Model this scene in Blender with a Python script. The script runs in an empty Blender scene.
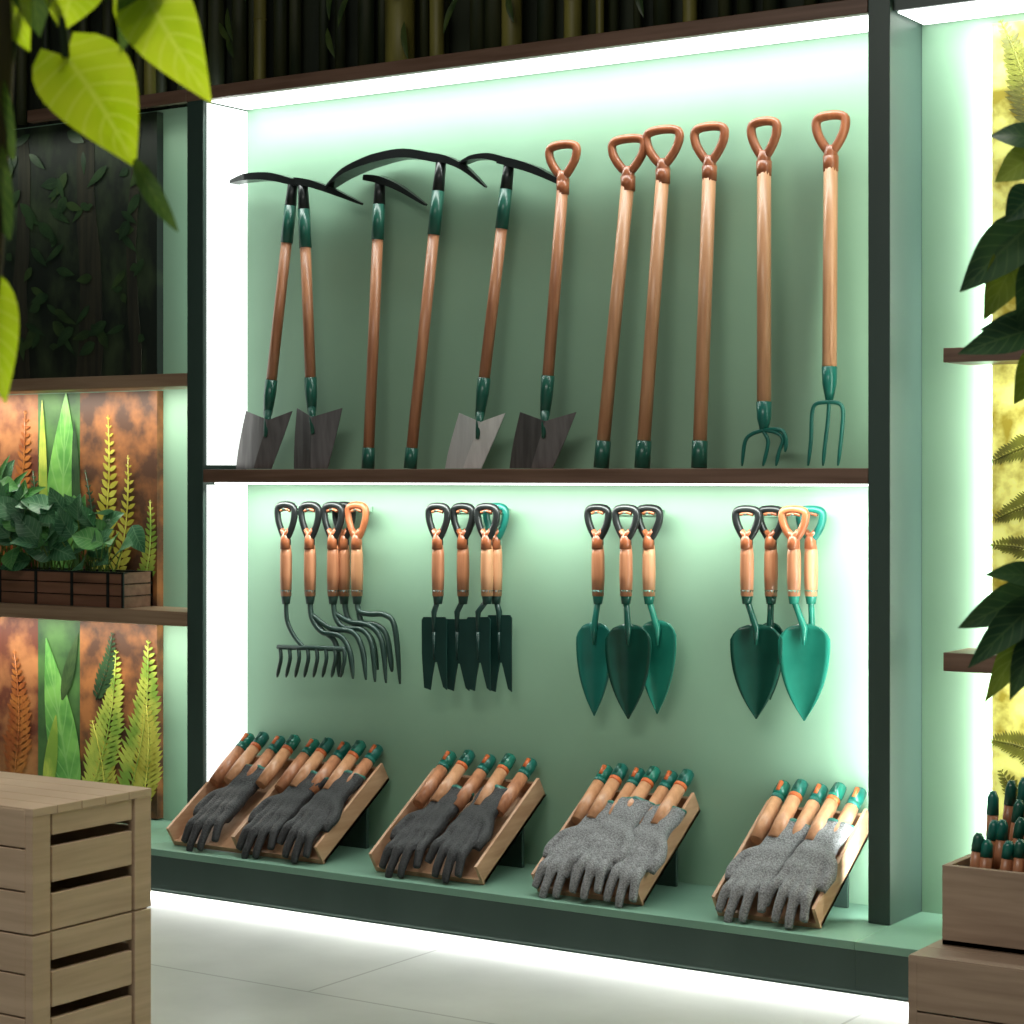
import bpy, bmesh, math, random
from mathutils import Vector, Matrix
random.seed(7)
sc=bpy.context.scene
H=1.245; F=2100.0; TH=math.radians(33.46); S=math.sin(TH); C=math.cos(TH)
def V(*a): return Vector(a)
# image pixel to world point on the vertical plane y=Y / at camera distance t
def W(u,v,Y):
    a=(u-512)/F; t=Y/(C+a*S)
    return Vector((t*(-S+a*C),Y,H+(475-v)/F*t))
def WX(u,Y): return W(u,475,Y).x
def CP(u,v,t):
    a=(u-512)/F*t
    return Vector((a*C-t*S,a*S+t*C,H+(475-v)/F*t))
YB=5.01; YF=4.81; YP=4.60
ZB=0.139; ZT=2.388
# ---------------------------------------------------------------- materials
def nt(name):
    m=bpy.data.materials.new(name); m.use_nodes=True
    n=m.node_tree; return m,n,n.nodes['Principled BSDF']
def mat(name,col,rough=.5,metal=0,col2=None,scale=(8,8,8),bump=0,emit=0,det=4,spec=.5,lo=.35,hi=.65,bd=.003):
    m,n,b=nt(name)
    b.inputs['Base Color'].default_value=(*col,1); b.inputs['Roughness'].default_value=rough
    b.inputs['Metallic'].default_value=metal; b.inputs['Specular IOR Level'].default_value=spec
    if col2 or bump:
        tc=n.nodes.new('ShaderNodeTexCoord'); mp=n.nodes.new('ShaderNodeMapping')
        mp.inputs['Scale'].default_value=scale
        no=n.nodes.new('ShaderNodeTexNoise'); no.inputs['Scale'].default_value=1; no.inputs['Detail'].default_value=det
        n.links.new(tc.outputs['Object'],mp.inputs[0]); n.links.new(mp.outputs[0],no.inputs['Vector'])
        if col2:
            r=n.nodes.new('ShaderNodeValToRGB'); r.color_ramp.elements[0].position=lo; r.color_ramp.elements[1].position=hi
            r.color_ramp.elements[0].color=(*col,1); r.color_ramp.elements[1].color=(*col2,1)
            n.links.new(no.outputs[0],r.inputs[0]); n.links.new(r.outputs[0],b.inputs['Base Color'])
            if emit: n.links.new(r.outputs[0],b.inputs['Emission Color'])
        if bump:
            bp=n.nodes.new('ShaderNodeBump'); bp.inputs['Strength'].default_value=bump; bp.inputs['Distance'].default_value=bd
            n.links.new(no.outputs[0],bp.inputs['Height']); n.links.new(bp.outputs[0],b.inputs['Normal'])
    if emit:
        b.inputs['Emission Strength'].default_value=emit
        if not col2: b.inputs['Emission Color'].default_value=(*col,1)
    return m
def leafmat(name,c1,c2,vein,trans=.35,rough=.4,emit=0):
    m,n,b=nt(name); L=n.links.new; N=n.nodes.new
    b.inputs['Roughness'].default_value=rough
    tc=N('ShaderNodeTexCoord'); sp=N('ShaderNodeSeparateXYZ'); L(tc.outputs['UV'],sp.inputs[0])
    ab=N('ShaderNodeMath'); ab.operation='ABSOLUTE'; L(sp.outputs[0],ab.inputs[0])
    mu=N('ShaderNodeMath'); mu.operation='MULTIPLY_ADD'; L(ab.outputs[0],mu.inputs[0]); mu.inputs[1].default_value=-.22; L(sp.outputs[1],mu.inputs[2])
    m2=N('ShaderNodeMath'); m2.operation='MULTIPLY'; L(mu.outputs[0],m2.inputs[0]); m2.inputs[1].default_value=48
    si=N('ShaderNodeMath'); si.operation='SINE'; L(m2.outputs[0],si.inputs[0])
    r=N('ShaderNodeMapRange'); r.inputs[1].default_value=.8; r.inputs[2].default_value=1; L(si.outputs[0],r.inputs[0])
    r2=N('ShaderNodeMapRange'); r2.inputs[1].default_value=.09; r2.inputs[2].default_value=.02; L(ab.outputs[0],r2.inputs[0])
    mx=N('ShaderNodeMath'); mx.operation='MAXIMUM'; L(r.outputs[0],mx.inputs[0]); L(r2.outputs[0],mx.inputs[1])
    m5=N('ShaderNodeMath'); m5.operation='MULTIPLY'; m5.inputs[1].default_value=.45; L(mx.outputs[0],m5.inputs[0])
    no=N('ShaderNodeTexNoise'); no.inputs['Scale'].default_value=14; L(tc.outputs['Object'],no.inputs['Vector'])
    cr=N('ShaderNodeValToRGB'); cr.color_ramp.elements[0].position=.38; cr.color_ramp.elements[1].position=.62
    cr.color_ramp.elements[0].color=(*c1,1); cr.color_ramp.elements[1].color=(*c2,1); L(no.outputs[0],cr.inputs[0])
    mc=N('ShaderNodeMix'); mc.data_type='RGBA'; L(m5.outputs[0],mc.inputs[0]); L(cr.outputs[0],mc.inputs[6]); mc.inputs[7].default_value=(*vein,1)
    L(mc.outputs[2],b.inputs['Base Color'])
    if trans:
        tr=N('ShaderNodeBsdfTranslucent'); L(mc.outputs[2],tr.inputs[0]); ms=N('ShaderNodeMixShader'); ms.inputs[0].default_value=trans
        L(b.outputs[0],ms.inputs[1]); L(tr.outputs[0],ms.inputs[2]); L(ms.outputs[0],n.nodes['Material Output'].inputs[0])
    return m
def emis(name,col,st):
    m,n,b=nt(name); b.inputs['Base Color'].default_value=(.8,.8,.8,1); b.inputs['Emission Color'].default_value=(*col,1); b.inputs['Emission Strength'].default_value=st; return m
M_mint=mat('mint_panel',(.255,.425,.295),.5,col2=(.275,.455,.32),scale=(3,3,3))
M_frame=mat('dark_green_metal',(.03,.058,.048),.4,col2=(.04,.072,.06),scale=(5,5,2))
M_plinth=mat('plinth_top_green',(.15,.29,.215),.45,col2=(.18,.33,.245),scale=(4,4,4))
M_shelf=mat('shelf_walnut',(.13,.07,.045),.45,col2=(.20,.115,.08),scale=(3,60,60),bump=.1)
M_sidesh=mat('shelf_oak',(.26,.16,.10),.45,col2=(.36,.24,.155),scale=(3,60,60),bump=.1)
M_led=emis('led_diffuser',(.95,1,.96),2.2)
M_ledside=emis('led_side_panel',(.93,1,.96),1.15)
M_wood=mat('tool_shaft_wood',(.37,.145,.07),.33,col2=(.53,.235,.12),scale=(70,70,4),bump=.05)
M_wood2=mat('tool_shaft_light_wood',(.50,.235,.115),.33,col2=(.64,.33,.18),scale=(70,70,4),bump=.05)
M_cop=mat('copper_grip_wood',(.25,.07,.026),.3,col2=(.39,.125,.05),scale=(40,40,15))
M_dgr=mat('dark_green_ferrule',(.010,.085,.058),.3,col2=(.014,.11,.075),scale=(9,9,9))
M_teal=mat('teal_enamel',(.008,.13,.10),.3,col2=(.012,.16,.125),scale=(9,9,9))
M_tealb=mat('bright_teal_enamel',(.012,.17,.118),.25,col2=(.02,.215,.15),scale=(9,9,9))
M_black=mat('black_steel',(.012,.014,.014),.3,.3,col2=(.018,.021,.021),scale=(20,20,20))
M_dsteel=mat('dark_steel',(.15,.14,.14),.32,.6,col2=(.22,.205,.205),scale=(60,60,6))
M_lsteel=mat('bright_steel',(.72,.72,.72),.38,.35,col2=(.85,.85,.85),scale=(60,60,6))
M_tray=mat('tray_wood',(.46,.25,.14),.5,col2=(.56,.33,.20),scale=(50,4,50),bump=.1)
M_crate=mat('crate_pine',(.50,.36,.24),.6,col2=(.62,.46,.32),scale=(4,4,60),bump=.15)
M_crate2=mat('crate_pine_brown',(.31,.215,.15),.6,col2=(.41,.295,.21),scale=(4,4,60),bump=.15)
M_gdk=mat('dark_grey_knit',(.014,.015,.017),.6,col2=(.042,.043,.046),scale=(240,240,240),bump=1,det=2)
M_ggr=mat('grey_knit',(.12,.122,.126),.85,col2=(.32,.322,.33),scale=(240,240,240),bump=1,det=2,lo=.3,hi=.7)
M_orange=mat('orange_band',(.60,.13,.03),.4)
M_soil=mat('soil',(.03,.02,.012),.95)
M_bark=mat('bark',(.06,.045,.025),.9,col2=(.10,.08,.045),scale=(30,30,6),bump=.4)
M_stem=mat('green_stem',(.10,.18,.03),.6)
M_dstem=mat('dark_stem',(.02,.04,.015),.7)
M_pot=mat('terracotta',(.30,.13,.07),.7,col2=(.36,.17,.1),scale=(12,12,12))
# ---------------------------------------------------------------- mesh builder
class MB:
    def __init__(s,M=None): s.v=[];s.f=[];s.m=[];s.sm=[];s.uv=[];s.mats=[];s.M=M
    def mi(s,m):
        if m not in s.mats: s.mats.append(m)
        return s.mats.index(m)
    def av(s,p):
        p=Vector(p)
        if s.M: p=s.M@p
        s.v.append(p); return len(s.v)-1
    def af(s,idx,m,sm=False,uv=None): s.f.append(tuple(idx)); s.m.append(s.mi(m)); s.sm.append(sm); s.uv.append(uv)
    def box(s,a,b,m):
        x0,y0,z0=[min(a[i],b[i]) for i in range(3)]; x1,y1,z1=[max(a[i],b[i]) for i in range(3)]
        i=[s.av(p) for p in ((x0,y0,z0),(x1,y0,z0),(x1,y1,z0),(x0,y1,z0),(x0,y0,z1),(x1,y0,z1),(x1,y1,z1),(x0,y1,z1))]
        for q in ((0,3,2,1),(4,5,6,7),(0,1,5,4),(1,2,6,5),(2,3,7,6),(3,0,4,7)): s.af([i[k] for k in q],m)
    def tube(s,pts,rad,m,seg=12,closed=False,caps=True):
        n=len(pts); pts=[Vector(p) for p in pts]
        if not hasattr(rad,'__len__'): rad=[rad]*n
        T=[]
        for i in range(n):
            a=pts[(i-1)%n] if (closed or i>0) else pts[i]; b=pts[(i+1)%n] if (closed or i<n-1) else pts[i]
            T.append((b-a).normalized())
        up=Vector((0,1,0)) if abs(T[0].y)<.9 else Vector((1,0,0))
        nn=(up-T[0]*up.dot(T[0])).normalized(); rings=[]
        for i in range(n):
            nn=(nn-T[i]*nn.dot(T[i])).normalized(); bb=T[i].cross(nn)
            rings.append([s.av(pts[i]+(nn*math.cos(2*math.pi*k/seg)+bb*math.sin(2*math.pi*k/seg))*rad[i]) for k in range(seg)])
        for i in range(n if closed else n-1):
            A=rings[i];B=rings[(i+1)%n]
            for k in range(seg): s.af((A[k],A[(k+1)%seg],B[(k+1)%seg],B[k]),m,True)
        if caps and not closed:
            s.af(rings[0][::-1],m); s.af(rings[-1],m)
    def sweep(s,pts,hh,dd,m):
        n=len(pts); R=[]
        for i in range(n):
            T=(pts[min(i+1,n-1)]-pts[max(i-1,0)]).normalized(); nn=T.cross(Vector((0,1,0))).normalized()
            h=hh[i]; d=dd[i]; Yv=Vector((0,1,0))
            R.append([s.av(pts[i]+nn*a*h+Yv*b*d) for a,b in ((1,-1),(1,1),(-1,1),(-1,-1))])
        for i in range(n-1):
            for k in range(4): s.af((R[i][k],R[i][(k+1)%4],R[i+1][(k+1)%4],R[i+1][k]),m)
        s.af(R[0],m); s.af(R[-1],m)
    def prism(s,out,ext,m):
        n=len(out); a=[s.av(p) for p in out]; b=[s.av(Vector(p)+ext) for p in out]
        s.af(a,m); s.af(b[::-1],m)
        for i in range(n): s.af((a[i],b[i],b[(i+1)%n],a[(i+1)%n]),m)
    def grid(s,fn,nu,nv,th,m,sm=True):
        A=[[s.av(fn(i/nu,j/nv)) for i in range(nu+1)] for j in range(nv+1)]
        B=[[s.av(fn(i/nu,j/nv)+th) for i in range(nu+1)] for j in range(nv+1)]
        for j in range(nv):
            for i in range(nu):
                s.af((A[j][i],A[j][i+1],A[j+1][i+1],A[j+1][i]),m,sm); s.af((B[j][i],B[j+1][i],B[j+1][i+1],B[j][i+1]),m,sm)
            s.af((A[j][0],A[j+1][0],B[j+1][0],B[j][0]),m); s.af((A[j][nu],B[j][nu],B[j+1][nu],A[j+1][nu]),m)
        for i in range(nu):
            s.af((A[0][i],B[0][i],B[0][i+1],A[0][i+1]),m); s.af((A[nv][i],A[nv][i+1],B[nv][i+1],B[nv][i]),m)
    def leaf(s,base,tip,normal,width,m,kind='heart',n=9,curl=.08,fold=.18):
        base=Vector(base);tip=Vector(tip); ax=tip-base; L=ax.length; d=ax/L
        side=d.cross(Vector(normal)).normalized(); nr=side.cross(d)
        cols=(-1,-.5,0,.5,1); rows=[]
        for i in range(n+1):
            q=.0+i/n
            if kind=='heart': w=math.sin(math.pi*min(1,(q*.97+.03))**.6)
            elif kind=='lance': w=math.sin(math.pi*(q*.98+.01)**.9)**.8
            else: w=math.sin(math.pi*(q*.97+.02)**.75)
            w=max(w,0)*width/2; r=[]
            for c in cols:
                p=base+d*L*q+nr*(curl*L*math.sin(math.pi*q)+fold*w*abs(c)-0)+side*w*c
                if kind=='heart': p-=d*L*.13*abs(c)*(1-q)**2
                r.append((s.av(p),(c,q)))
            rows.append(r)
        for i in range(n):
            for k in range(4):
                q=(rows[i][k],rows[i][k+1],rows[i+1][k+1],rows[i+1][k])
                s.af([a[0] for a in q],m,True,[a[1] for a in q])
    def obj(s,name,parent=None,bevel=0):
        me=bpy.data.meshes.new(name)
        c=Vector((0,0,0))
        if parent is None:
            lo=Vector([min(p[i] for p in s.v) for i in range(3)]); hi=Vector([max(p[i] for p in s.v) for i in range(3)]); c=Vector(((lo.x+hi.x)/2,(lo.y+hi.y)/2,lo.z))
        me.from_pydata([p-c for p in s.v],[],s.f)
        for m in s.mats: me.materials.append(m)
        uvl=me.uv_layers.new(name='UVMap')
        for i,p in enumerate(me.polygons):
            p.material_index=s.m[i]; p.use_smooth=s.sm[i]
            if s.uv[i]:
                for k,li in enumerate(p.loop_indices): uvl.data[li].uv=s.uv[i][k]
        if not any(s.uv):
            bm=bmesh.new(); bm.from_mesh(me); bmesh.ops.recalc_face_normals(bm,faces=bm.faces); bm.to_mesh(me); bm.free()
        o=bpy.data.objects.new(name,me); sc.collection.objects.link(o); o.location=c
        if parent: o.parent=parent
        if bevel:
            b=o.modifiers.new('bev','BEVEL'); b.width=bevel; b.segments=2; b.limit_method='ANGLE'
        return o
def empty(name,loc=(0,0,0)):
    e=bpy.data.objects.new(name,None); sc.collection.objects.link(e); e.location=loc; return e
def bx(name,a,b,m,parent=None,bevel=0):
    q=MB(); q.box(a,b,m); return q.obj(name,parent,bevel)
def cr(pts,n=6,closed=False):
    P=[Vector(p) for p in pts]; out=[]; k=len(P)
    rng=k if closed else k-1
    for i in range(rng):
        g=(lambda j:P[j%k]) if closed else (lambda j:P[max(0,min(k-1,j))])
        a,b,c,d=g(i-1),g(i),g(i+1),g(i+2)
        for j in range(n):
            t=j/n; out.append(.5*((2*b)+(c-a)*t+(2*a-5*b+4*c-d)*t*t+(3*b-a-3*c+d)*t**3))
    if not closed: out.append(P[-1])
    return out
def area(name,loc,size,rot,power,col=(1,1,1),parent=None):
    l=bpy.data.lights.new(name,'AREA'); l.shape='RECTANGLE'; l.size=size[0]; l.size_y=size[1]; l.energy=power; l.color=col
    o=bpy.data.objects.new(name,l); sc.collection.objects.link(o); o.location=loc; o.rotation_euler=rot
    if parent: o.parent=parent
    return o
# ---------------------------------------------------------------- room
XL=WX(187,YF); XLi=WX(203,YF); XRi=WX(868,YF); XR=WX(890,YF)
RL=-6.3; RR=.6
m,n,b=nt('polished_concrete'); Lk=n.links.new; N=n.nodes.new
tc=N('ShaderNodeTexCoord'); no=N('ShaderNodeTexNoise'); no.inputs['Scale'].default_value=2.2; no.inputs['Detail'].default_value=8; Lk(tc.outputs['Object'],no.inputs['Vector'])
r=N('ShaderNodeValToRGB'); r.color_ramp.elements[0].position=.3; r.color_ramp.elements[1].position=.7; r.color_ramp.elements[0].color=(.34,.35,.32,1); r.color_ramp.elements[1].color=(.50,.51,.47,1); Lk(no.outputs[0],r.inputs[0])
br=N('ShaderNodeTexBrick'); br.offset=.5; br.inputs['Color1'].default_value=(1,1,1,1); br.inputs['Color2'].default_value=(.94,.94,.94,1); br.inputs['Mortar'].default_value=(.55,.55,.52,1)
br.inputs['Scale'].default_value=1; br.inputs['Brick Width'].default_value=1.2; br.inputs['Row Height'].default_value=.8; br.inputs['Mortar Size'].default_value=.004
mp=N('ShaderNodeMapping'); mp.inputs['Location'].default_value=(.35,.3,0); Lk(tc.outputs['Object'],mp.inputs[0]); Lk(mp.outputs[0],br.inputs['Vector'])
mx=N('ShaderNodeMix'); mx.data_type='RGBA'; mx.blend_type='MULTIPLY'; mx.inputs[0].default_value=1; Lk(r.outputs[0],mx.inputs[6]); Lk(br.outputs[0],mx.inputs[7]); Lk(mx.outputs[2],b.inputs['Base Color'])
b.inputs['Roughness'].default_value=.35
bx('floor',(RL,-1.5,-.05),(RR,5.2,0),m)
M_dark=mat('dark_wall',(.012,.018,.012),.8,col2=(.03,.04,.02),scale=(14,14,1.2))
bx('wall_back',(RL,5.06,0),(RR,5.16,3.3),M_dark)
bx('wall_left',(RL-.1,-1.5,0),(RL,5.16,3.3),mat('wall_paint_green',(.05,.08,.06),.8,col2=(.06,.09,.07)))
bx('wall_right',(RR,-1.5,0),(RR+.1,5.16,3.3),mat('wall_paint_green_b',(.05,.08,.06),.8,col2=(.06,.09,.07)))
bx('ceiling',(RL,-1.5,3.3),(RR,5.16,3.4),mat('ceiling_black',(.02,.022,.02),.9,col2=(.03,.032,.03)))
# ---------------------------------------------------------------- main display unit
U=empty('display_shelving_unit'); SB=empty('botanical_shelf_bay'); RB=empty('illuminated_shelf_bay')
bx('back_panel',(XLi,YB,ZB),(XRi,YB+.03,ZT+.03),M_mint,U)
bx('left_post',(XL,YF,ZB),(XLi,YB+.03,ZT),M_frame,U,.002)
bx('right_post',(XRi,YF,ZB),(XR,YB+.03,3.28),M_frame,U,.002)
bx('middle_shelf',(XLi,YF,H-.022),(XRi,YB,H+.017),M_shelf,U,.002)
bx('top_panel',(XLi,YF+.02,ZT),(XRi,YB,ZT+.03),M_frame,U)
bx('top_fascia',(XL,YF-.004,ZT-.002),(XRi,YF+.02,ZT+.037),M_shelf,U,.002)
bx('top_fascia',(WX(28,YF),YF-.004,ZT-.002),(XL-.001,YF+.02,ZT+.037),M_shelf,SB,.002)
bx('top_led_diffuser',(XLi+.01,YF+.025,ZT-.006),(XRi-.005,YB-.01,ZT-.001),M_led,U)
bx('side_led_diffuser_upper',(XLi+.001,YF+.015,H+.03),(XLi+.006,YB-.001,ZT-.01),M_ledside,U)
bx('side_led_diffuser_lower',(XLi+.001,YF+.015,ZB+.01),(XLi+.006,YB-.001,H-.03),M_ledside,U)
bx('shelf_led_diffuser',(XLi+.02,YF+.03,H-.028),(XRi-.02,YF+.07,H-.0225),M_led,U)
for par,a,b_ in ((SB,RL+.05,XL-.0005),(U,XL,XR),(RB,XR+.0005,RR-.05)):
    bx('plinth_top',(a,YP,ZB-.02),(b_,YB+.03,ZB),M_plinth,par,.0015)
    bx('plinth_fascia',(a,YP+.004,.022),(b_,YP+.03,ZB-.02),M_frame,par)
    bx('plinth_toe',(a,YP+.06,0),(b_,YP+.09,ZB-.02),M_frame,par)
cx=(XLi+XRi)/2; wl=XRi-XLi-.06; R90=math.radians(90)
area('top_led_light',(cx,YF+.07,ZT-.02),(wl,.05),(math.radians(16),0,0),8,(.93,1,.95),U)
area('shelf_led_light',(cx,YF+.06,H-.035),(wl,.04),(math.radians(12),0,0),10.5,(.95,1,.93),U)
area('right_led_light',(XRi-.012,YF+.03,(ZB+H)/2),(H-ZB-.1,.03),(0,R90,math.radians(-50)),5,(.93,1,.95),U)
area('right_led_light_upper',(XRi-.012,YF+.03,(ZT+H)/2),(ZT-H-.1,.03),(0,R90,math.radians(-50)),1.2,(.93,1,.85),U)
area('plinth_led_light',(-3.4,YP+.045,.018),(4.6,.02),(math.radians(-62),0,0),9.5,(.97,1,.97),U)
# ---------------------------------------------------------------- side bays
ZS1=1.517; ZS2=.826
bx('back_panel',(RL+.06,YB,ZB),(XL-.001,YB+.03,ZT+.03),M_mint,SB)
M_muralD=mat('dark_forest_print',(.004,.010,.006),.6,col2=(.045,.075,.03),scale=(10,1,5),det=12,lo=.45,hi=.75)
M_muralO=mat('rust_leaf_print',(.10,.022,.008),.55,col2=(.38,.15,.05),scale=(9,9,9),det=12,lo=.4,hi=.62)
M_muralB=mat('brown_leaf_print',(.06,.022,.008),.55,col2=(.30,.11,.03),scale=(11,11,11),det=12,lo=.4,hi=.65)
M_muralG=mat('green_leaf_print',(.015,.05,.014),.55,col2=(.06,.15,.035),scale=(9,9,9),det=9)
xm=WX(157,YB-.03); x38=WX(38,YB-.03); x84=WX(80,YB-.03)
bx('mural_dark',(RL+.07,YB-.03,ZS1+.045),(xm,YB-.001,ZT+.02),M_muralD,SB)
bx('mural_rust',(RL+.07,YB-.03,ZB+.005),(x38,YB-.001,ZS1-.002),M_muralO,SB)
bx('mural_green',(x38,YB-.03,ZB+.005),(x84,YB-.001,ZS1-.002),M_muralG,SB)
bx('mural_brown',(x84,YB-.03,ZB+.005),(xm,YB-.001,ZS1-.002),M_muralB,SB)
bx('shelf_upper',(RL+.06,YF,ZS1),(XL-.002,YB-.035,ZS1+.04),M_sidesh,SB,.002)
bx('shelf_lower',(RL+.06,YF,ZS2-.045),(XL-.002,YB-.035,ZS2),M_sidesh,SB,.002)
P_g=leafmat('print_leaf_green',(.08,.25,.05),(.18,.42,.09),(.26,.48,.16),0)
P_y=leafmat('print_leaf_yellow',(.34,.30,.03),(.52,.50,.08),(.30,.30,.03),0)
P_gy=leafmat('print_leaf_lime',(.18,.30,.04),(.45,.50,.08),(.2,.3,.05),0)
P_o=leafmat('print_leaf_orange',(.24,.06,.015),(.40,.14,.03),(.3,.08,.02),0)
P_dg=leafmat('print_leaf_dark',(.012,.035,.015),(.03,.07,.025),(.05,.10,.04),0)
P_mg=leafmat('print_leaf_forest',(.02,.045,.015),(.045,.085,.025),(.06,.10,.035),0)
P_tr=mat('print_tree_trunk',(.010,.012,.008),.7,col2=(.038,.036,.02),scale=(40,1,3),det=8)
def frond(q,b,t,Y,w,m,n=22,bend=.06):
    b=W(*b,Y);t=W(*t,Y); d=t-b; L=d.length; dn=d/L; sd=dn.cross(Vector((0,-1,0)))
    mid=lambda s: b+d*s+sd*math.sin(s*math.pi)*L*bend
    q.tube([mid(k/6) for k in range(7)],[.0028]*6+[.001],m,5)
    for i in range(n):
        s=(i+.5)/n; p=mid(s); ll=(w*(1-s)**.7*min(1,(s+.12)*3))*.55+.006
        for sg in (-1,1):
            q.leaf(p,p+(sd*sg*.85+dn*.62).normalized()*ll*random.uniform(.85,1.1),(0,-1,0),min(L/n*1.0,ll*.4),m,'lance',4,0,0)
q=MB(); Yp=YB-.033
q.leaf(W(60,585,Yp),W(66,392,Yp),(0,-1,0),.16,P_g,'ovate',14,0,0)
q.leaf(W(44,560,Yp-.001),W(42,400,Yp-.001),(0,-1,0),.04,P_gy,'lance',8,0,0)
q.leaf(W(78,560,Yp-.001),W(74,420,Yp-.001),(0,-1,0),.04,P_dg,'lance',8,0,0)
q.leaf(W(74,810,Yp),W(46,638,Yp),(0,-1,0),.14,P_g,'ovate',10,0,0)
q.leaf(W(45,810,Yp-.001),W(56,715,Yp-.001),(0,-1,0),.06,P_gy,'lance',8,0,0)
q.leaf(W(62,700,Yp-.0005),W(78,632,Yp-.0005),(0,-1,0),.05,P_mg,'ovate',8,0,0)
frond(q,(90,600),(108,415),Yp-.001,.14,P_y); frond(q,(110,600),(128,455),Yp-.002,.11,P_y,18)
frond(q,(92,600),(85,470),Yp-.0015,.08,P_dg,18); frond(q,(140,600),(150,500),Yp-.001,.10,P_gy,16)
frond(q,(88,800),(116,650),Yp-.001,.20,P_gy,26); frond(q,(125,810),(148,640),Yp-.002,.22,P_gy,26); frond(q,(105,815),(92,720),Yp-.0005,.17,P_y,18)
frond(q,(140,815),(146,700),Yp-.003,.18,P_y,20); frond(q,(96,700),(112,632),Yp-.0012,.10,P_dg,14)
frond(q,(5,560),(25,410),Yp,.14,P_o,20); frond(q,(12,790),(14,650),Yp,.18,P_o,20); frond(q,(30,560),(33,470),Yp-.001,.10,P_dg,16)
q.obj('mural_leaf_print',SB)
q=MB()
for u,w_ in ((22,.03),(88,.045),(134,.02)):
    x=WX(u,Yp); z0=ZS1+.046; z1=ZT-.01
    L_=[]; R_=[]
    for k in range(9):
        zk=lerp_=z0+(z1-z0)*k/8; ww=w_*(1.25-.45*k/8)+random.uniform(-.004,.004); dx=random.uniform(-.004,.004)+.012*math.sin(k*.7+u)
        L_.append(V(x+dx-ww,Yp+.0015,zk)); R_.append(V(x+dx+ww,Yp+.0015,zk))
    q.prism(L_+R_[::-1],V(0,.0012,0),P_tr)
for k in range(90):
    u=random.uniform(-10,150); v=random.uniform(120,345); yy=Yp+.001-.00004*k; b=W(u,v,yy); t=W(u+random.uniform(-20,20),v+random.uniform(2,24),yy)
    if max(t.x,b.x)>xm-.03 or t.z<ZS1+.05 or b.z>ZT: continue
    q.leaf(b,t,(0,-1,0),random.uniform(.02,.045),P_dg if k%3 else P_mg,'ovate',6,0,0)
q.obj('mural_forest_print',SB)
area('bay_led_upper',((RL+XL)/2,YF+.05,ZT-.03),(XL-RL-.2,.04),(math.radians(15),0,0),1.4,(.95,1,.85),SB)
area('bay_led_mid',((RL+XL)/2,YF+.05,ZS1-.008),(XL-RL-.2,.04),(math.radians(10),0,0),9,(1,.98,.88),SB)
area('bay_led_low',((RL+XL)/2,YF+.05,ZS2-.053),(XL-RL-.2,.04),(math.radians(10),0,0),8,(1,.98,.88),SB)
area('bay_led_edge',(XL-.012,YB-.05,(ZB+ZT)/2),(ZT-ZB-.1,.02),(0,R90,math.radians(-60)),5,(.92,1,.95),SB)
# right bay
bx('back_panel',(XR+.001,YB,ZB),(RR-.06,YB+.03,ZT+.03),M_mint,RB)
bx('top_panel',(XR+.001,YF+.02,ZT),(RR-.06,YB,ZT+.03),M_frame,RB)
bx('top_led_diffuser',(XR+.01,YF+.025,ZT-.006),(RR-.1,YB-.01,ZT-.001),M_led,RB)
xr=WX(992,YB-.03)
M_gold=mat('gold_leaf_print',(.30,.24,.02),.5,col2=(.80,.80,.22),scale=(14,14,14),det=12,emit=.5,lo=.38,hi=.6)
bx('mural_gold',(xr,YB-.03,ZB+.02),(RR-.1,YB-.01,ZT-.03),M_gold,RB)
P_b=leafmat('print_leaf_brown',(.10,.10,.015),(.24,.26,.03),(.45,.4,.08),0)
q=MB()
for b,t,w in (((1060,440),(992,462),.10),((1060,500),(995,520),.10),((1060,560),(990,545),.09),((1030,130),(1000,20),.12),((1050,760),(990,740),.10),((1040,860),(1000,770),.12),((1060,640),(1000,610),.1)):
    frond(q,b,t,YB-.033,w,P_b,20)
q.obj('mural_leaf_print',RB)
xs=WX(943,YF)
bx('shelf_upper',(xs,YF,ZS1),(RR-.08,YB-.035,ZS1+.035),M_shelf,RB,.002)
bx('shelf_lower',(xs,YF,ZS2-.055),(RR-.08,YB-.035,ZS2-.01),M_shelf,RB,.002)
area('bay_led_upper',((XR+RR)/2,YF+.07,ZT-.02),(RR-XR-.2,.05),(math.radians(15),0,0),9,(.93,1,.95),RB)
area('bay_led_mid',((xs+RR)/2,YF+.05,ZS1-.008),(RR-xs-.2,.04),(math.radians(15),0,0),8,(1,1,.9),RB)
area('bay_led_low',((xs+RR)/2,YF+.05,ZS2-.063),(RR-xs-.2,.04),(math.radians(15),0,0),8,(1,1,.9),RB)
area('mural_edge_led',(xr-.004,YB-.015,(ZB+ZT)/2),(ZT-ZB-.1,.015),(0,R90,math.radians(-12)),9,(.97,1,.92),RB)
# bamboo above
q=MB()
Mb1=mat('bamboo_olive',(.12,.11,.024),.5,col2=(.25,.23,.05),scale=(20,20,3)); Mb2=mat('bamboo_dark',(.014,.026,.009),.6,col2=(.05,.055,.018),scale=(20,20,3))
x=RL+.1
while x<XRi-.05:
    r=random.uniform(.012,.03)
    q.tube([V(x,5.02,ZT+.04),V(x,5.02,2.8),V(x,5.02,3.29)],r,Mb2,8)
    x+=random.uniform(.05,.12)
for u,r in ((400,.045),(437,.022),(512,.03),(573,.026),(600,.012),(260,.02),(150,.02),(690,.02)):
    x=WX(u,4.97); z=ZT+.04
    while z<3.28:
        z2=min(z+.22,3.29); q.tube([V(x,4.97,z),V(x,4.97,z+.006),V(x,4.97,z2-.006),V(x,4.97,z2)],[r*1.1,r,r,r*1.1],Mb1,12); z=z2
Lb=leafmat('bamboo_leaf',(.02,.05,.012),(.07,.11,.025),(.1,.14,.04),.1)
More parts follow.
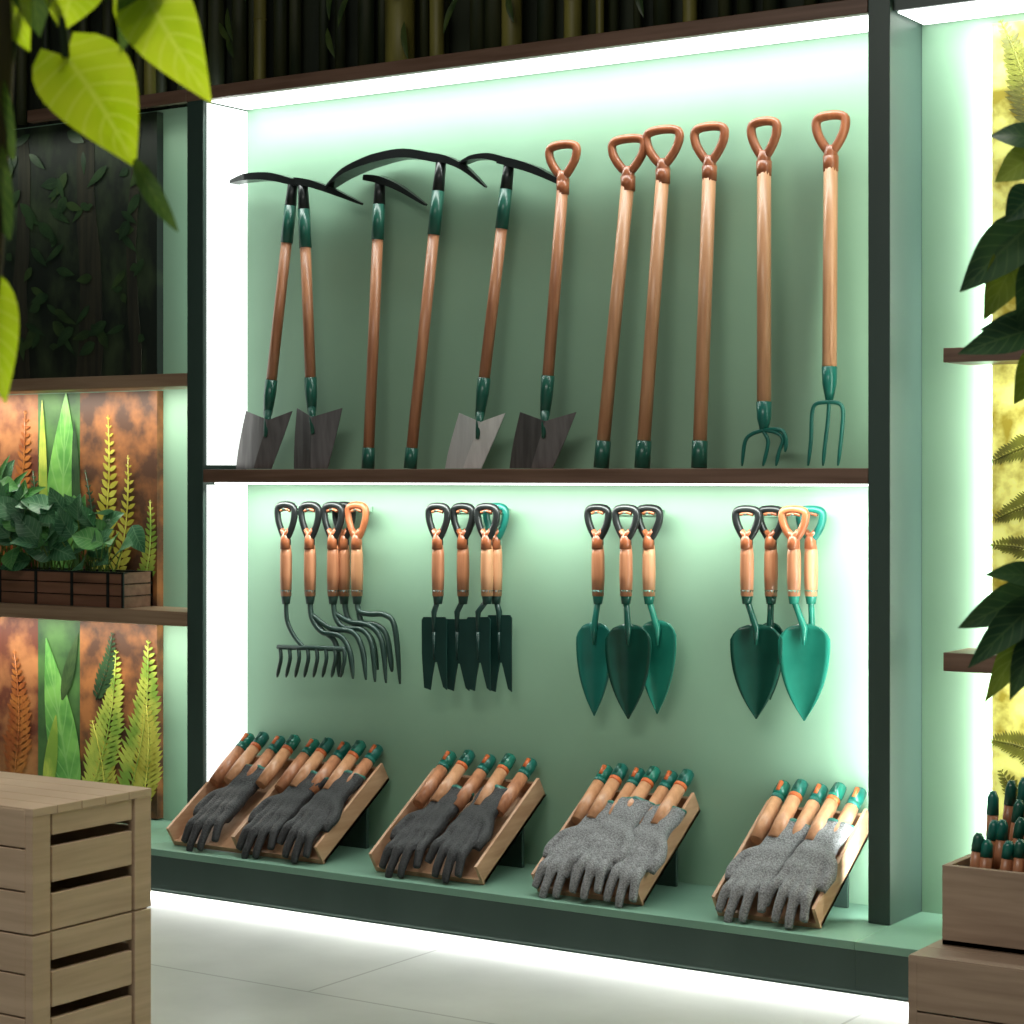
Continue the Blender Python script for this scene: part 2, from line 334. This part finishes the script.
for k in range(90):
    x=random.uniform(RL+.2,XRi-.1); z=random.uniform(ZT+.16,3.2); p=V(x,random.uniform(4.90,4.95),z)
    q.leaf(p,p+V(random.uniform(-.06,.06),-.01,-random.uniform(.06,.12)),(0,-1,.1),.022,Lb,'lance',5)
q.obj('bamboo_screen')
# ---------------------------------------------------------------- long tools
ZSH=H+.0175
def lerp(a,b,t): return a+(b-a)*t
def dgrip(q,b,w,h,r,m,yoke=.45):
    def p(x,z): return b+Vector((x*w,0,z*h))
    loop=cr([p(0,.16),p(-.5,.34),p(-.92,.66),p(-.88,.93),p(0,1.0),p(.88,.93),p(.92,.66),p(.5,.34)],5,True)
    q.tube(loop,r,m,10,closed=True)
    q.tube([p(0,-.12),p(0,.05),p(0,.3)],[r*1.35,r*1.5,r*1.2],m,12)
YBt=4.90; YTt=4.955
def yat(v): return YBt+(YTt-YBt)*(467-v)/330
def pt(uv): return W(uv[0],uv[1],yat(uv[1]))
def shaft(q,a,b,m,r=.0165,r2=None): q.tube([pt(a),pt(b)],[r,r2 or r],m,16)
def along(a,b,v): t=(v-a[1])/(b[1]-a[1]); return (a[0]+(b[0]-a[0])*t,v)
def spade_head(q,T,tl,tr,bl,brr,vt,m):
    # thin sheet-steel blade: peaked shoulder corners, V at the socket, shallow centre crease
    ws=(1,.99,.97,.93,.86)
    def fn(i,j):
        s=i*2-1; k=int(round(j*4)); sa=abs(s)
        ct=T[0]; cb=(bl+brr)/2
        c=lerp(ct,cb,j); l=lerp(tl,bl,j); rr=lerp(tr,brr,j)
        mid=(l+rr)/2; l=mid+(l-mid)*ws[k]/ws[0]; rr=mid+(rr-mid)*ws[k]/ws[0]
        u=lerp(c,l,sa) if s<0 else lerp(c,rr,sa)
        v=lerp(vt+9*(1-sa),467,j)
        p=W(u,v,4.908-.020*(1-sa)*(1-.3*j))
        if j>.999: p.z=ZSH+.001
        return p
    q.grid(fn,4,4,Vector((0,.0025,0)),m,False)
def curve_uv(pts,Y): return [W(u,v,Y) for u,v in pts]
def head(q,pts,hh,dd,m,Y,n=5):
    P=cr(curve_uv(pts,Y),n); k=len(P)
    def prof(arr):
        out=[]
        for i in range(k):
            t=i/(k-1)*(len(arr)-1); a=int(min(t,len(arr)-2)); out.append(arr[a]+(arr[a+1]-arr[a])*(t-a))
        return out
    q.sweep(P,prof(hh),prof(dd),m)
def socket(q,a,wb,vt,r):
    q.tube([pt(a(wb-4)),pt(a(wb+12)),pt(a(vt+4))],[r*1.15,r*1.1,r*.8],M_dgr,14)
    e=a(vt+26); q.tube([pt(a(vt-2)),W(e[0],e[1],4.887)],[r*.85,r*.3],M_dgr,12)
def mattock(name,b,t,wb,wt,blade,heads,r=.0165,steel=M_dsteel,wood=M_wood):
    q=MB(); a=lambda v: along(b,t,v)
    shaft(q,a(wb),a(wt),wood,r)
    shaft(q,a(wt+3),a(lerp(wt,t[1],.6)),M_dgr,r*1.15,r*1.1)
    shaft(q,a(lerp(wt,t[1],.55)),a(t[1]-4),M_black,r*1.1,r*.9)
    if blade:
        socket(q,a,wb,blade[4],r); spade_head(q,a(blade[4]),*blade[:4],blade[4],steel)
    else:
        p=pt(a(466)); p.z=ZSH+.001
        q.tube([pt(a(wb-2)),p],[r*1.15,r*1.15],M_dgr,14)
    for pts,hh,dd in heads: head(q,pts,hh,dd,M_black,yat(t[1]))
    return q.obj(name)
mattock('pick_mattock',(262,467),(293,183),384,240,(246,292,233,274,411),[([(230,184),(250,178),(272,177),(293,182),(303,184)],[.002,.010,.012,.010,.008],[.02,.03,.02,.016,.012])])
mattock('pick_mattock',(314,467),(303,186),382,245,(297,342,291,330,408),[([(296,181),(312,184),(335,192),(362,204)],[.010,.011,.009,.003],[.014,.016,.014,.006])])
mattock('garden_hoe',(368,467),(380,183),450,237,None,[([(366,178),(380,180),(400,188),(426,205)],[.008,.011,.009,.003],[.016,.016,.014,.006])])
mattock('pickaxe',(410,467),(441,164),450,232,None,[([(329,188),(350,172),(378,160),(408,154),(440,159)],[.002,.008,.012,.013,.012],[.02,.035,.035,.025,.015]),([(432,157),(448,160),(466,169),(486,187)],[.012,.011,.008,.002],[.015,.015,.012,.006])])
mattock('pick_mattock',(474,467),(509,165),382,226,(459,505,442,484,413),[([(462,164),(475,158),(492,157),(509,162)],[.002,.006,.009,.011],[.02,.02,.018,.015]),([(500,160),(520,165),(540,172),(564,184)],[.011,.012,.011,.006],[.015,.018,.018,.014])],steel=M_lsteel)
def dtool(name,b,t,wb,wt,w,blade=None,r=.0165,steel=M_dsteel,wood=M_wood,fork=None):
    q=MB(); a=lambda v: along(b,t,v)
    shaft(q,a(wb),a(wt),wood,r)
    P=pt(a(wt)); top=pt(t)
    dgrip(q,P+Vector((0,0,.004)),w,(top-P).z-.006,.0125,M_cop)
    q.tube([P-Vector((0,0,.03)),P+Vector((0,0,.01))],[r*1.08,r*1.12],M_cop,14)
    if blade:
        socket(q,a,wb,blade[4],r); spade_head(q,a(blade[4]),*blade[:4],blade[4],steel)
    elif fork:
        q.tube([pt(a(wb-3)),pt(a(wb+14)),pt(a(fork[0]))],[r*1.1,r,r*.5],M_teal,14)
        for path in fork[1]:
            pp=cr([W(u,v,4.90) for u,v in path],5)
            for k_ in pp: k_.z=max(k_.z,ZSH+.006)
            q.tube(pp,[.0055]*(len(pp)-3)+[.005,.004,.0025],M_teal,8)
    else:
        p=pt(a(466)); p.z=ZSH+.001
        q.tube([pt(a(wb-2)),p],[r*1.15,r*1.15],M_dgr,14)
    return q.obj(name)
dtool('spade',(541,467),(566,144),380,184,.046,(520,576,506,556,412))
dtool('d_grip_garden_pole',(601,467),(632,138),443,180,.052,r=.0185,wood=M_wood2)
dtool('d_grip_garden_pole',(642,467),(666,129),443,173,.052,r=.0185,wood=M_wood2)
dtool('d_grip_garden_pole',(699,467),(711,126),443,170,.046,r=.0185,wood=M_wood2)
dtool('garden_fork',(764,467),(764,121),405,165,.038,r=.0185,wood=M_wood2,fork=(432,[[(764,430),(752,434),(745,442),(742,466)],[(764,432),(768,440),(767,450),(763,466)],[(764,430),(777,433),(783,440),(779,452),(776,466)],[(764,430),(781,430),(786,440),(785,452)]]))
dtool('garden_fork',(829,467),(831,115),370,160,.042,r=.0185,wood=M_wood2,fork=(402,[[(829,402),(816,404),(812,414),(811,440),(808,466)],[(829,400),(828,420),(825,445),(823,466)],[(829,402),(840,404),(843,414),(841,440),(838,466)]]))
# ---------------------------------------------------------------- hanging hand tools
ZL=H-.089
HT=[]
def hand(name,u,Y,kind,blade=None,grip=M_black,wood=M_wood,m=M_dgr,u2=None):
    q=MB(); u2=u2 if u2 is not None else u
    gp=W(u,545,Y); h=ZL-gp.z; HT.append((u,Y,gp.x))
    dgrip(q,gp,.034,h,.0105,grip)
    def p(x,z): return gp+Vector((x*.034,-.003,z*h))
    q.tube(cr([p(-.55,.84),p(0,.885),p(.55,.84)],4),.0045,M_cop,8)
    q.tube([p(-.42,.38),p(0,.22),p(.42,.38)],[.0085,.012,.0085],M_cop,8)
    q.tube([p(0,-.10),p(0,.12),p(0,.30)],[.0165,.0155,.010],M_cop,12)
    q.tube([W(u,545,Y),W(u,555,Y),W((u+u2)/2,575,Y),W(u2,596,Y)],[.015,.018,.0185,.0165],wood,14)
    q.tube([W(u2,590,Y),W(u2,604,Y)],[.0175,.012],m,12)
    if kind=='trowel':
        bu,bw,vt,vb=blade
        q.tube([W(u2,600,Y),W(lerp(u2,bu,.5),614,Y),W(bu,628,Y-.006),W(bu,645,Y-.002)],[.009,.0085,.010,.004],m,10)
        def fn(i,j):
            s=i*2-1
            if j<.14: w=.66+.34*math.sin(j/.14*math.pi/2)
            else: w=(1-((j-.14)/.86)**2.3)
            w=max(w,.02)
            return W(bu+s*bw*w,lerp(vt,vb,j)+(1-j)*4*s*s,Y+.010-.020*s*s*w)
        q.grid(fn,10,16,Vector((0,.003,0)),m)
    if kind=='notch':
        bu,bw,vt,vb=blade
        q.tube([W(u2,600,Y),W(bu,612,Y),W(bu,632,Y-.004)],[.008,.009,.004],m,10)
        o=[(-.85,.0),(.85,.0),(1,.04),(.98,.5),(1.0,1.0),(.72,.96),(.45,.78),(.22,.62),(.05,.62),(-.15,.80),(-.30,1.0),(-.80,.97),(-.98,.5),(-1,.04)]
        q.prism([W(bu+x*bw,lerp(vt,vb,z),Y-.002) for x,z in o],Vector((0,.004,0)),m)
        q.tube([W(bu,632,Y-.005),W(bu,660,Y-.003)],[.005,.002],m,6)
    if kind=='rake':
        q.tube(cr([W(u2,600,Y),W(u2+1,620,Y),W(u2+8,636,Y),W(u2+18,648,Y-.01)],5),.0072,m,8)
        q.tube([W(278,647,Y-.01),W(345,649,Y-.01)],.0078,m,8)
        for k in range(8):
            x=280+k*9.1
            q.tube(cr([W(x,647,Y-.01),W(x+1,658,Y-.018),W(x-1,668,Y-.012),W(x-3,677,Y-.004)],3),[.0062]*8+[.005,.003],m,6)
    if kind=='cult':
        for path in blade:
            P=cr([W(a,b,Y-.004*i2) for i2,(a,b) in enumerate(path)],6)
            q.tube(P,[.0085]*(len(P)-4)+[.0075,.0065,.005,.003],m,8)
    return q.obj(name)
M_gray=mat('grey_green_steel',(.02,.048,.04),.35,.2,col2=(.03,.065,.053),scale=(9,9,9))
M_ndk=mat('black_green_enamel',(.006,.03,.025),.35,col2=(.009,.042,.034),scale=(9,9,9))
hand('hand_rake',286,4.920,'rake',m=M_gray)
hand('hand_cultivator',310,4.932,'cult',m=M_gray,blade=[[(310,600),(312,618),(322,632),(340,636),(350,652),(353,679)],[(312,618),(322,630),(334,640),(338,655),(339,677)],[(311,614),(330,628),(352,632),(362,648),(366,680)]])
hand('hand_cultivator',333,4.942,'cult',m=M_gray,blade=[[(333,600),(336,618),(345,628),(362,630),(372,645),(375,682)],[(336,614),(350,622),(370,626),(382,642),(386,683)]])
hand('hand_cultivator',344,4.966,'cult',wood=M_wood,m=M_gray,blade=[[(344,600),(348,618),(360,628),(372,640),(378,670)]])
hand('hand_cultivator',357,4.952,'cult',grip=M_cop,wood=M_wood2,m=M_gray,blade=[[(357,600),(359,611),(370,614),(385,615),(395,628),(400,684)],[(358,606),(362,622),(376,625),(386,634),(390,655),(392,672)]])
hand('notched_hand_spade',438,4.920,'notch',(434,12.5,617,690),m=M_ndk)
hand('notched_hand_spade',463,4.945,'notch',(457,12,619,691),m=M_ndk)
hand('notched_hand_spade',487,4.925,'notch',(478,12,617,691),m=M_ndk,wood=M_wood2)
hand('notched_hand_spade',496,4.960,'notch',(499,12.5,615,692),m=M_ndk,grip=M_teal,wood=M_wood2)
M_tdk=mat('deep_green_enamel',(.005,.052,.036),.22,col2=(.008,.07,.048),scale=(9,9,9))
hand('hand_trowel',598,4.945,'trowel',(594,18,622,716),m=M_teal)
hand('hand_trowel',626,4.925,'trowel',(628,23,624,719),m=M_tdk)
hand('hand_trowel',649,4.952,'trowel',(657,19,620,714),m=M_tealb,grip=M_black,wood=M_wood2)
hand('hand_trowel',747,4.925,'trowel',(756,26,624,719),m=M_tdk)
hand('hand_trowel',771,4.955,'trowel',(770,14,622,700),m=M_tdk)
hand('hand_trowel',794,4.925,'trowel',(804,26,624,721),m=M_tealb,grip=M_cop)
hand('hand_fork',811,4.965,'cult',grip=M_teal,wood=M_wood2,m=M_tealb,blade=[[(811,600),(811,630),(803,640),(802,690)],[(811,600),(812,632),(812,690)],[(811,628),(818,640),(820,690)]])
zz=ZL-.0105-.0035
for g in (HT[0:5],HT[5:9],HT[9:12],HT[12:16]):
    q=MB()
    for u,Y,x in g:
        q.tube([V(x,Y-.016,zz),V(x,5.0035,zz)],.003,M_frame,8)
    q.box((g[0][2]-.015,5.003,zz-.008),(g[-1][2]+.015,5.0095,zz+.008),M_mint)
    q.obj('tool_hook_strip')
# ---------------------------------------------------------------- gloves
def make_glove():
    q=MB(); k=M_gdk
    def t(pts,rr): q.tube(cr([V(*p) for p in pts],5),sum([[lerp(rr[i],rr[i+1],j/5) for j in range(5)] for i in range(len(rr)-1)],[])+[rr[-1]],k,10)
    for x,xt in ((-.032,-.026),(-.012,-.010),(.010,.008),(.030,.025)):
        t([(x,.095,.016),(x,.13,.02),(xt,.175,.02),(xt*.95,.215,.018),(xt*1.15,.262,.018)],[.012,.0165,.0165,.015,.0165])
    for x,xt,y0,bz in ((-.036,-.050,.036,.006),(-.013,-.018,.010,.004),(.011,.014,.002,.004),(.033,.042,.018,.007)):
        t([(x,.125,.02),(x,.098,.024),((x+xt)/2,lerp(.098,y0,.5),.024),(xt,y0,bz+.004)],[.0115,.0118,.0112,.009])
    t([(.022,.180,.02),(.046,.150,.024),(.058,.118,.024),(.054,.086,.018)],[.016,.015,.0128,.0098])
    q.tube([V(-.046,.262,.018),V(0,.264,.030),V(.046,.262,.018)],[.006,.006,.006],k,8)
    o=q.obj('glove_src'); o.location=(0,0,0)
    lo=Vector([min(p[i] for p in q.v) for i in range(3)]); hi=Vector([max(p[i] for p in q.v) for i in range(3)])
    c=Vector(((lo.x+hi.x)/2,(lo.y+hi.y)/2,lo.z)); o.data.transform(Matrix.Translation(c))
    m=o.modifiers.new('r','REMESH'); m.mode='VOXEL'; m.voxel_size=.003; m.use_smooth_shade=True
    s=o.modifiers.new('s','SMOOTH'); s.iterations=3; s.factor=.5
    dg=bpy.context.evaluated_depsgraph_get(); me=bpy.data.meshes.new_from_object(o.evaluated_get(dg))
    bpy.data.objects.remove(o)
    me.materials.clear(); me.materials.append(M_gdk); me.materials.append(M_teal)
    for p in me.polygons:
        p.use_smooth=True; p.material_index=1 if p.center.y>.259 else 0
    me.transform(Matrix.Diagonal((1.26,1.28,1.25,1)))
    for v in me.vertices:
        if v.co.y<.085: v.co.z-=(.085-v.co.y)**2*3.4
        v.co.z+=.0018*math.sin(v.co.y*95+v.co.x*25)
    return me
G=make_glove(); G2=G.copy(); G2.materials[0]=M_ggr
G3=G.copy(); G3.transform(Matrix.Scale(-1,4,(1,0,0))); G3.flip_normals()
G4=G3.copy(); G4.materials[0]=M_ggr
ALP=math.radians(33); LT=.385
def tray(u0,u1,glv,light,nh):
    Y0=4.68; x0=WX(u0,Y0); x1=WX(u1,Y0); w=x1-x0
    M=Matrix.Translation((x0,Y0,ZB+.001))@Matrix.Rotation(ALP,4,'X')
    q=MB(M); th=.009; hs=.064; LL=LT-.015
    q.box((0,0.006,0),(w,LL,th),M_tray)
    q.box((0,0,0),(th,LL,hs),M_tray); q.box((w-th,0,0),(w,LL,hs),M_tray)
    q.box((th,LL-th,0),(w-th,LL,hs*.75),M_tray); q.box((th,0,0),(w-th,th,.016),M_tray)
    q.M=None
    yb=Y0+math.cos(ALP)*LT*.85; zb=ZB+math.sin(ALP)*LT*.85
    q.box((x0+.03,yb-.012,ZB+.001),(x1-.05,yb,zb-.002),M_frame)
    q.obj('wooden_display_tray')
    for fx,yy,rz,mir,dz in glv:
        me=(G4 if mir else G2) if light else (G3 if mir else G)
        o=bpy.data.objects.new('gardening_glove',me); sc.collection.objects.link(o)
        o.matrix_world=M@Matrix.Translation((fx*w,yy-.040,.037+dz))@Matrix.Rotation(math.radians(rz),4,'Z')@Matrix.Rotation(math.radians(1),4,'X')
    q=MB(M)
    for k in range(nh):
        fx=(k+.62)/(nh+.24); x=fx*w; xx=x-.006+random.uniform(-.006,.006); zz=.090+.010*(k%2)
        P=lambda s: V(lerp(xx,x+.004,s),lerp(.215,.420,s),lerp(zz-.026,zz-.006,s))
        wd=M_wood2 if (k%2 or light) else M_wood
        q.tube([P(0),P(.3),P(.72)],[.0175,.0205,.0180],wd,12)
        q.tube([P(.68),P(.74)],[.019,.019],M_orange if k%2 else M_teal,12)
        q.tube([P(.73),P(.84),P(.96),P(1)],[.0175,.0195,.0175,.008],M_teal if k%3 else M_tealb,12)
        q.tube([P(.78)+V(.0,0,.014),P(.92)+V(0,0,.018)],[.007,.007],M_orange if k%2==0 else M_dgr,8)
    q.obj('hand_tool_handle_bundle')
tray(174,241,[(.48,-.012,-6,True,.002)],False,4)
tray(240,324,[(.25,-.012,-7,True,.0),(.73,-.004,-3,False,.006)],False,5)
tray(376,484,[(.27,-.012,-7,True,.0),(.70,-.004,-3,False,.006)],False,5)
tray(538,643,[(.20,-.012,-8,True,.0),(.50,-.006,-5,False,.016),(.82,-.010,-3,False,.004)],True,6)
tray(718,821,[(.25,-.012,-8,True,.0),(.72,-.006,-3,False,.006)],True,5)
# ---------------------------------------------------------------- crates
def crate(name,x0,x1,y0,y1,z0,z1,m,lid=True):
    q=MB(); t=.014; h=z1-z0
    for a,b in ((0,.30),(.385,.68),(.765,1.)):
        za=z0+h*a+.001; zb=z0+h*b-.001
        q.box((x1-t,y0+.05,za),(x1-.002,y1-.05,zb),m); q.box((x0+.002,y0+.05,za),(x0+t,y1-.05,zb),m)
    for ya,yb in ((y0,y0+.045),(y1-.045,y1)):
        q.box((x1-t-.004,ya+.001,z0+.001),(x1,yb-.001,z1-.001),m); q.box((x0,ya+.001,z0+.001),(x0+t+.004,yb-.001,z1-.001),m)
    for a,b in ((0,.335),(.34,.68),(.685,1.)):
        za=z0+h*a+.001; zb=z0+h*b-.001
        q.box((x0+t+.004,y0,za),(x1-t-.004,y0+t,zb),m); q.box((x0+t+.004,y1-t,za),(x1-t-.004,y1,zb),m)
    q.box((x0+t,y0+t,z0+.002),(x1-t,y1-t,z0+.014),m)
    if lid:
        n=5; d=(y1-y0)/n
        for k in range(n): q.box((x0+.002,y0+d*k+.0008,z1-.013),(x1+.001,y0+d*(k+1)-.0008,z1+.002),m)
        q.box((x0+.02,y0+.02,z1-.022),(x1-.0155,y1-.02,z1-.0135),m)
    return q.obj(name,None,.0012)
CPt=CP(32,475,3.66); cx1=CPt.x; cy0=CPt.y
for k in range(3):
    crate('wooden_crate',cx1-.55,cx1,cy0,cy0+.30,.0005+k*.2205,.2195+k*.2205,M_crate,lid=(k==2))
c0=CP(908,475,4.0)
crate('wooden_crate',c0.x,c0.x+.55,c0.y,c0.y+.40,.0005,.33,M_crate2,True)
a=CP(942,475,4.08); x0,y0=a.x,a.y
q=MB(); z0=.3325; z1=z0+.155
q.box((x0,y0,z0),(x0+.45,y0+.30,z0+.012),M_crate2)
q.box((x0,y0,z0),(x0+.45,y0+.014,z1),M_crate2); q.box((x0,y0+.286,z0),(x0+.45,y0+.30,z1+.03),M_crate2)
q.box((x0,y0+.014,z0),(x0+.014,y0+.286,z1),M_crate2); q.box((x0+.436,y0+.014,z0),(x0+.45,y0+.286,z1),M_crate2)
q.obj('tool_crate',None,.0015)
q=MB()
for r_ in range(4):
    for k in range(13):
        bx_=x0+.034+k*.030+random.uniform(-.004,.004); by=y0+.045+r_*.06
        top=V(bx_+random.uniform(.0,.03),by+.02,z1+.045+r_*.030+random.uniform(0,.02)); bot=V(bx_,by,z0+.014)
        q.tube([bot,lerp(bot,top,.52)],.012,M_dgr,8); q.tube([lerp(bot,top,.5),lerp(bot,top,.84)],[.013,.012],M_wood,8); q.tube([lerp(bot,top,.82),lerp(bot,top,.95),top],[.013,.012,.006],M_teal if (k+r_)%3 else M_dgr,8)
q.obj('hand_tool_bundle')
# ---------------------------------------------------------------- planter left
M_box=mat('planter_slat',(.15,.065,.035),.5,col2=(.22,.10,.06),scale=(4,40,40))
q=MB(); xa=WX(-60,4.83); xb=WX(124,4.83); z=ZS2+.001; hh=.112
for k in range(3): q.box((xa,4.832,z+k*.038),(xb,4.842,z+.034+k*.038),M_box)
for k in range(3): q.box((xb-.01,4.842,z+k*.038),(xb,4.96,z+.034+k*.038),M_box); q.box((xa,4.842,z+k*.038),(xa+.01,4.96,z+.034+k*.038),M_box)
q.box((xa,4.95,z),(xb,4.96,z+hh),M_black); q.box((xa+.01,4.843,z),(xb-.01,4.949,z+.09),M_soil)
for u in (0,36,72,108,123):
    x=WX(u,4.83); q.box((x-.006,4.828,z),(x+.004,4.8325,z+hh),M_black)
q.box((xa,4.829,z+hh-.006),(xb,4.845,z+hh),M_black)
q.obj('wooden_planter_box')
L_m=leafmat('planter_leaf',(.035,.13,.06),(.08,.22,.10),(.22,.40,.22),.15)
L_m2=leafmat('planter_leaf_light',(.07,.24,.07),(.13,.36,.10),(.3,.5,.22),.2)
q=MB()
for k in range(130):
    bu=random.uniform(-45,112); root=W(bu,585,4.90); root.y=random.uniform(4.86,4.93); root.z=z+.089
    hgt=random.random(); top=lerp(482,522,min(1,max(0,bu/110)))
    tp=W(bu+random.uniform(-14,18),lerp(566,top,hgt**.8),4.87); tp.y=random.uniform(4.79,4.91)
    q.tube(cr([root,lerp(root,tp,.5)+V(0,0,.01),tp],3),.0022,M_stem,5)
    dr=V(random.uniform(-1,1),random.uniform(-.6,.1),random.uniform(-.4,.8)).normalized()
    L=random.uniform(.075,.12); tt=tp+dr*L; tt.y=min(tt.y,4.955); tt.x=min(tt.x,XL-.06); tt.z=max(tt.z,z+hh+.0)
    q.leaf(tp,tt,(random.uniform(-.3,.3),-1,random.uniform(.2,.9)),L*.68,L_m if random.random()<.7 else L_m2,'ovate',7)
for k in range(5):
    b=W(-5+k*6,500,4.88); t_=W(10+k*9-(k%2)*30,455+k*8,4.87); q.leaf(b,t_,(0,-1,.2),.03,L_m2,'lance',6)
q.obj('leafy_shelf_plant')
# ---------------------------------------------------------------- foreground vines (left), floor-standing climber
VF=Vector((S,-C,0))
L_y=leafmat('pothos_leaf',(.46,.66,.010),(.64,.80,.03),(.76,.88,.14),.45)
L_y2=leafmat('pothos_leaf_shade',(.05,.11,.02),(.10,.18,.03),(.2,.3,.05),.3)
q=MB(); T=1.7
def lf(b,t,w,m,kind='heart',nrm=(0,0,0),curl=.08,tt=T,fold=.18,dt=0):
    q.leaf(CP(*b,tt),CP(*t,tt+dt),VF+Vector(nrm),w*tt/F,m,kind,12,curl,fold)
lf((66,56),(136,168),98,L_y,curl=.10,nrm=(.2,0,.4))
lf((142,-14),(212,104),78,L_y,curl=.12,nrm=(-.3,0,.3))
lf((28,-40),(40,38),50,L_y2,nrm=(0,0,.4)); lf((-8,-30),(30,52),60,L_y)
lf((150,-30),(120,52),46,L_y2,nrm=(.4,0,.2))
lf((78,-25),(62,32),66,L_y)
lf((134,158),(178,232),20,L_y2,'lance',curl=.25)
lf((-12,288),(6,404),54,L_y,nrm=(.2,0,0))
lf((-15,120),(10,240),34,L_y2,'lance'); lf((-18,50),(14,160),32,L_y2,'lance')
for P in ([(-30,700),(-22,400),(-5,200),(10,60),(40,-30),(100,-90)],[(40,-30),(60,10),(66,58)],[(100,-90),(125,-50),(142,-12)],[(-30,700),(-26,500),(-20,320),(-12,290)],[(-5,200),(2,100),(14,0),(20,-60)]):
    q.tube(cr([CP(u,v,T) for u,v in P],5),.0035,M_dstem,7)
fb=CP(-60,475,T)
q.tube([V(fb.x,fb.y,.3),V(fb.x,fb.y,.9),CP(-30,700,T),CP(-12,300,T),CP(2,60,T),CP(10,-60,T)],[.012,.011,.010,.010,.010,.008],M_bark,8)
for k in range(26):
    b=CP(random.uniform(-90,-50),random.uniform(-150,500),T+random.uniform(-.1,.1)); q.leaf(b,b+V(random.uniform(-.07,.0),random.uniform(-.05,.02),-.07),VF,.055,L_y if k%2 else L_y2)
q.obj('climbing_pothos')
q=MB(); q.tube([V(fb.x,fb.y,.001),V(fb.x,fb.y,.02),V(fb.x,fb.y,.28),V(fb.x,fb.y,.299)],[.10,.11,.15,.155],M_pot,24); q.obj('plant_pot')
# right plant
q=MB(); T2=2.7
L_d=leafmat('dark_tree_leaf',(.02,.065,.03),(.05,.12,.045),(.13,.22,.08),.3); L_o=leafmat('olive_tree_leaf',(.12,.19,.02),(.24,.32,.04),(.34,.42,.09),.4)
def lr(b,t,w,m,kind='ovate',nrm=(0,0,.2)): q.leaf(CP(*b,T2),CP(t[0],t[1],T2+random.uniform(-.03,.03)),VF+Vector(nrm),w*T2/F,m,kind,9,.08)
for b,t,w,m in (((1045,140),(990,136),30,L_d),((1045,150),(995,182),36,L_o),((1040,190),(1005,222),40,L_d),((1042,215),(960,292),52,L_d),((1030,232),(984,320),44,L_o),((1045,250),(1018,330),44,L_d),
  ((1048,325),(958,354),36,L_d),((1048,345),(1014,404),38,L_o),((1048,318),(980,330),26,L_d),
  ((1048,585),(958,628),40,L_d),((1045,595),(968,668),36,L_d),((1045,605),(985,702),34,L_o),((1048,580),(985,575),30,L_d),((1045,620),(1010,700),32,L_d)):
    lr(b,t,w,m,nrm=(random.uniform(-.3,.3),0,random.uniform(.1,.6)))
for v in (150,215,330,585,610): q.tube(cr([CP(1095,v+60,T2),CP(1060,v+10,T2),CP(1040,v,T2)],4),.004,M_bark,6)
tb=CP(1100,475,T2); q.tube([V(tb.x,tb.y,.28),V(tb.x+.01,tb.y,1.0),V(tb.x,tb.y,1.75)],[.022,.018,.008],M_bark,10)
for k in range(50):
    b=V(tb.x,tb.y,random.uniform(.9,1.85)); d=V(random.uniform(0,1),random.uniform(-1,1),random.uniform(-.4,.5)).normalized(); b2=b+d*random.uniform(.02,.12)+V(.02,0,0); q.leaf(b2,b2+d*.10+V(0,0,-.03),(0,0,1),.045,L_d)
q.obj('indoor_tree')
q=MB(); q.tube([V(tb.x,tb.y,.001),V(tb.x,tb.y,.02),V(tb.x,tb.y,.26),V(tb.x,tb.y,.279)],[.12,.13,.17,.175],M_pot,24); q.obj('plant_pot')
# ---------------------------------------------------------------- added room fill, leaf spot, world light
RLt=empty('added_light_rig')
bx('fill_light_housing',(-3.4,1.6,3.2),(-1.0,2.6,3.295),M_frame,RLt)  # made-up casing for the added fill lamp
area('room_fill_light',(-2.2,2.1,3.19),(2.2,.9),(math.radians(12),0,0),85,(1,.95,.87),RLt)  # unseen area lamp added overhead as general room fill
sp=bpy.data.lights.new('leaf_fill_spot','SPOT'); sp.energy=160; sp.spot_size=math.radians(40); sp.shadow_soft_size=.05; sp.color=(1,.96,.85)  # unseen spot added to brighten the foreground leaves from behind
o=bpy.data.objects.new('leaf_fill_spot',sp); sc.collection.objects.link(o); o.location=(-1.9,2.5,3.1); o.parent=RLt
d=CP(90,90,T)-Vector((-1.9,2.5,3.1)); o.rotation_euler=d.to_track_quat('-Z','Y').to_euler()
w=bpy.data.worlds.new('World'); sc.world=w; w.use_nodes=True; w.node_tree.nodes['Background'].inputs[0].default_value=(.88,.9,.85,1); w.node_tree.nodes['Background'].inputs[1].default_value=.32
# ---------------------------------------------------------------- camera
cam=bpy.data.cameras.new('camera'); co=bpy.data.objects.new('camera',cam); sc.collection.objects.link(co)
cam.sensor_width=36; cam.lens=F/1024*36; cam.shift_y=-37/1024; co.location=(0,0,H); co.rotation_euler=(math.pi/2,0,TH)
cam.dof.use_dof=True; cam.dof.focus_distance=5.5; cam.dof.aperture_fstop=13; cam.clip_start=.05
sc.camera=co
sc.view_settings.view_transform='Standard'
sc.view_settings.exposure=0
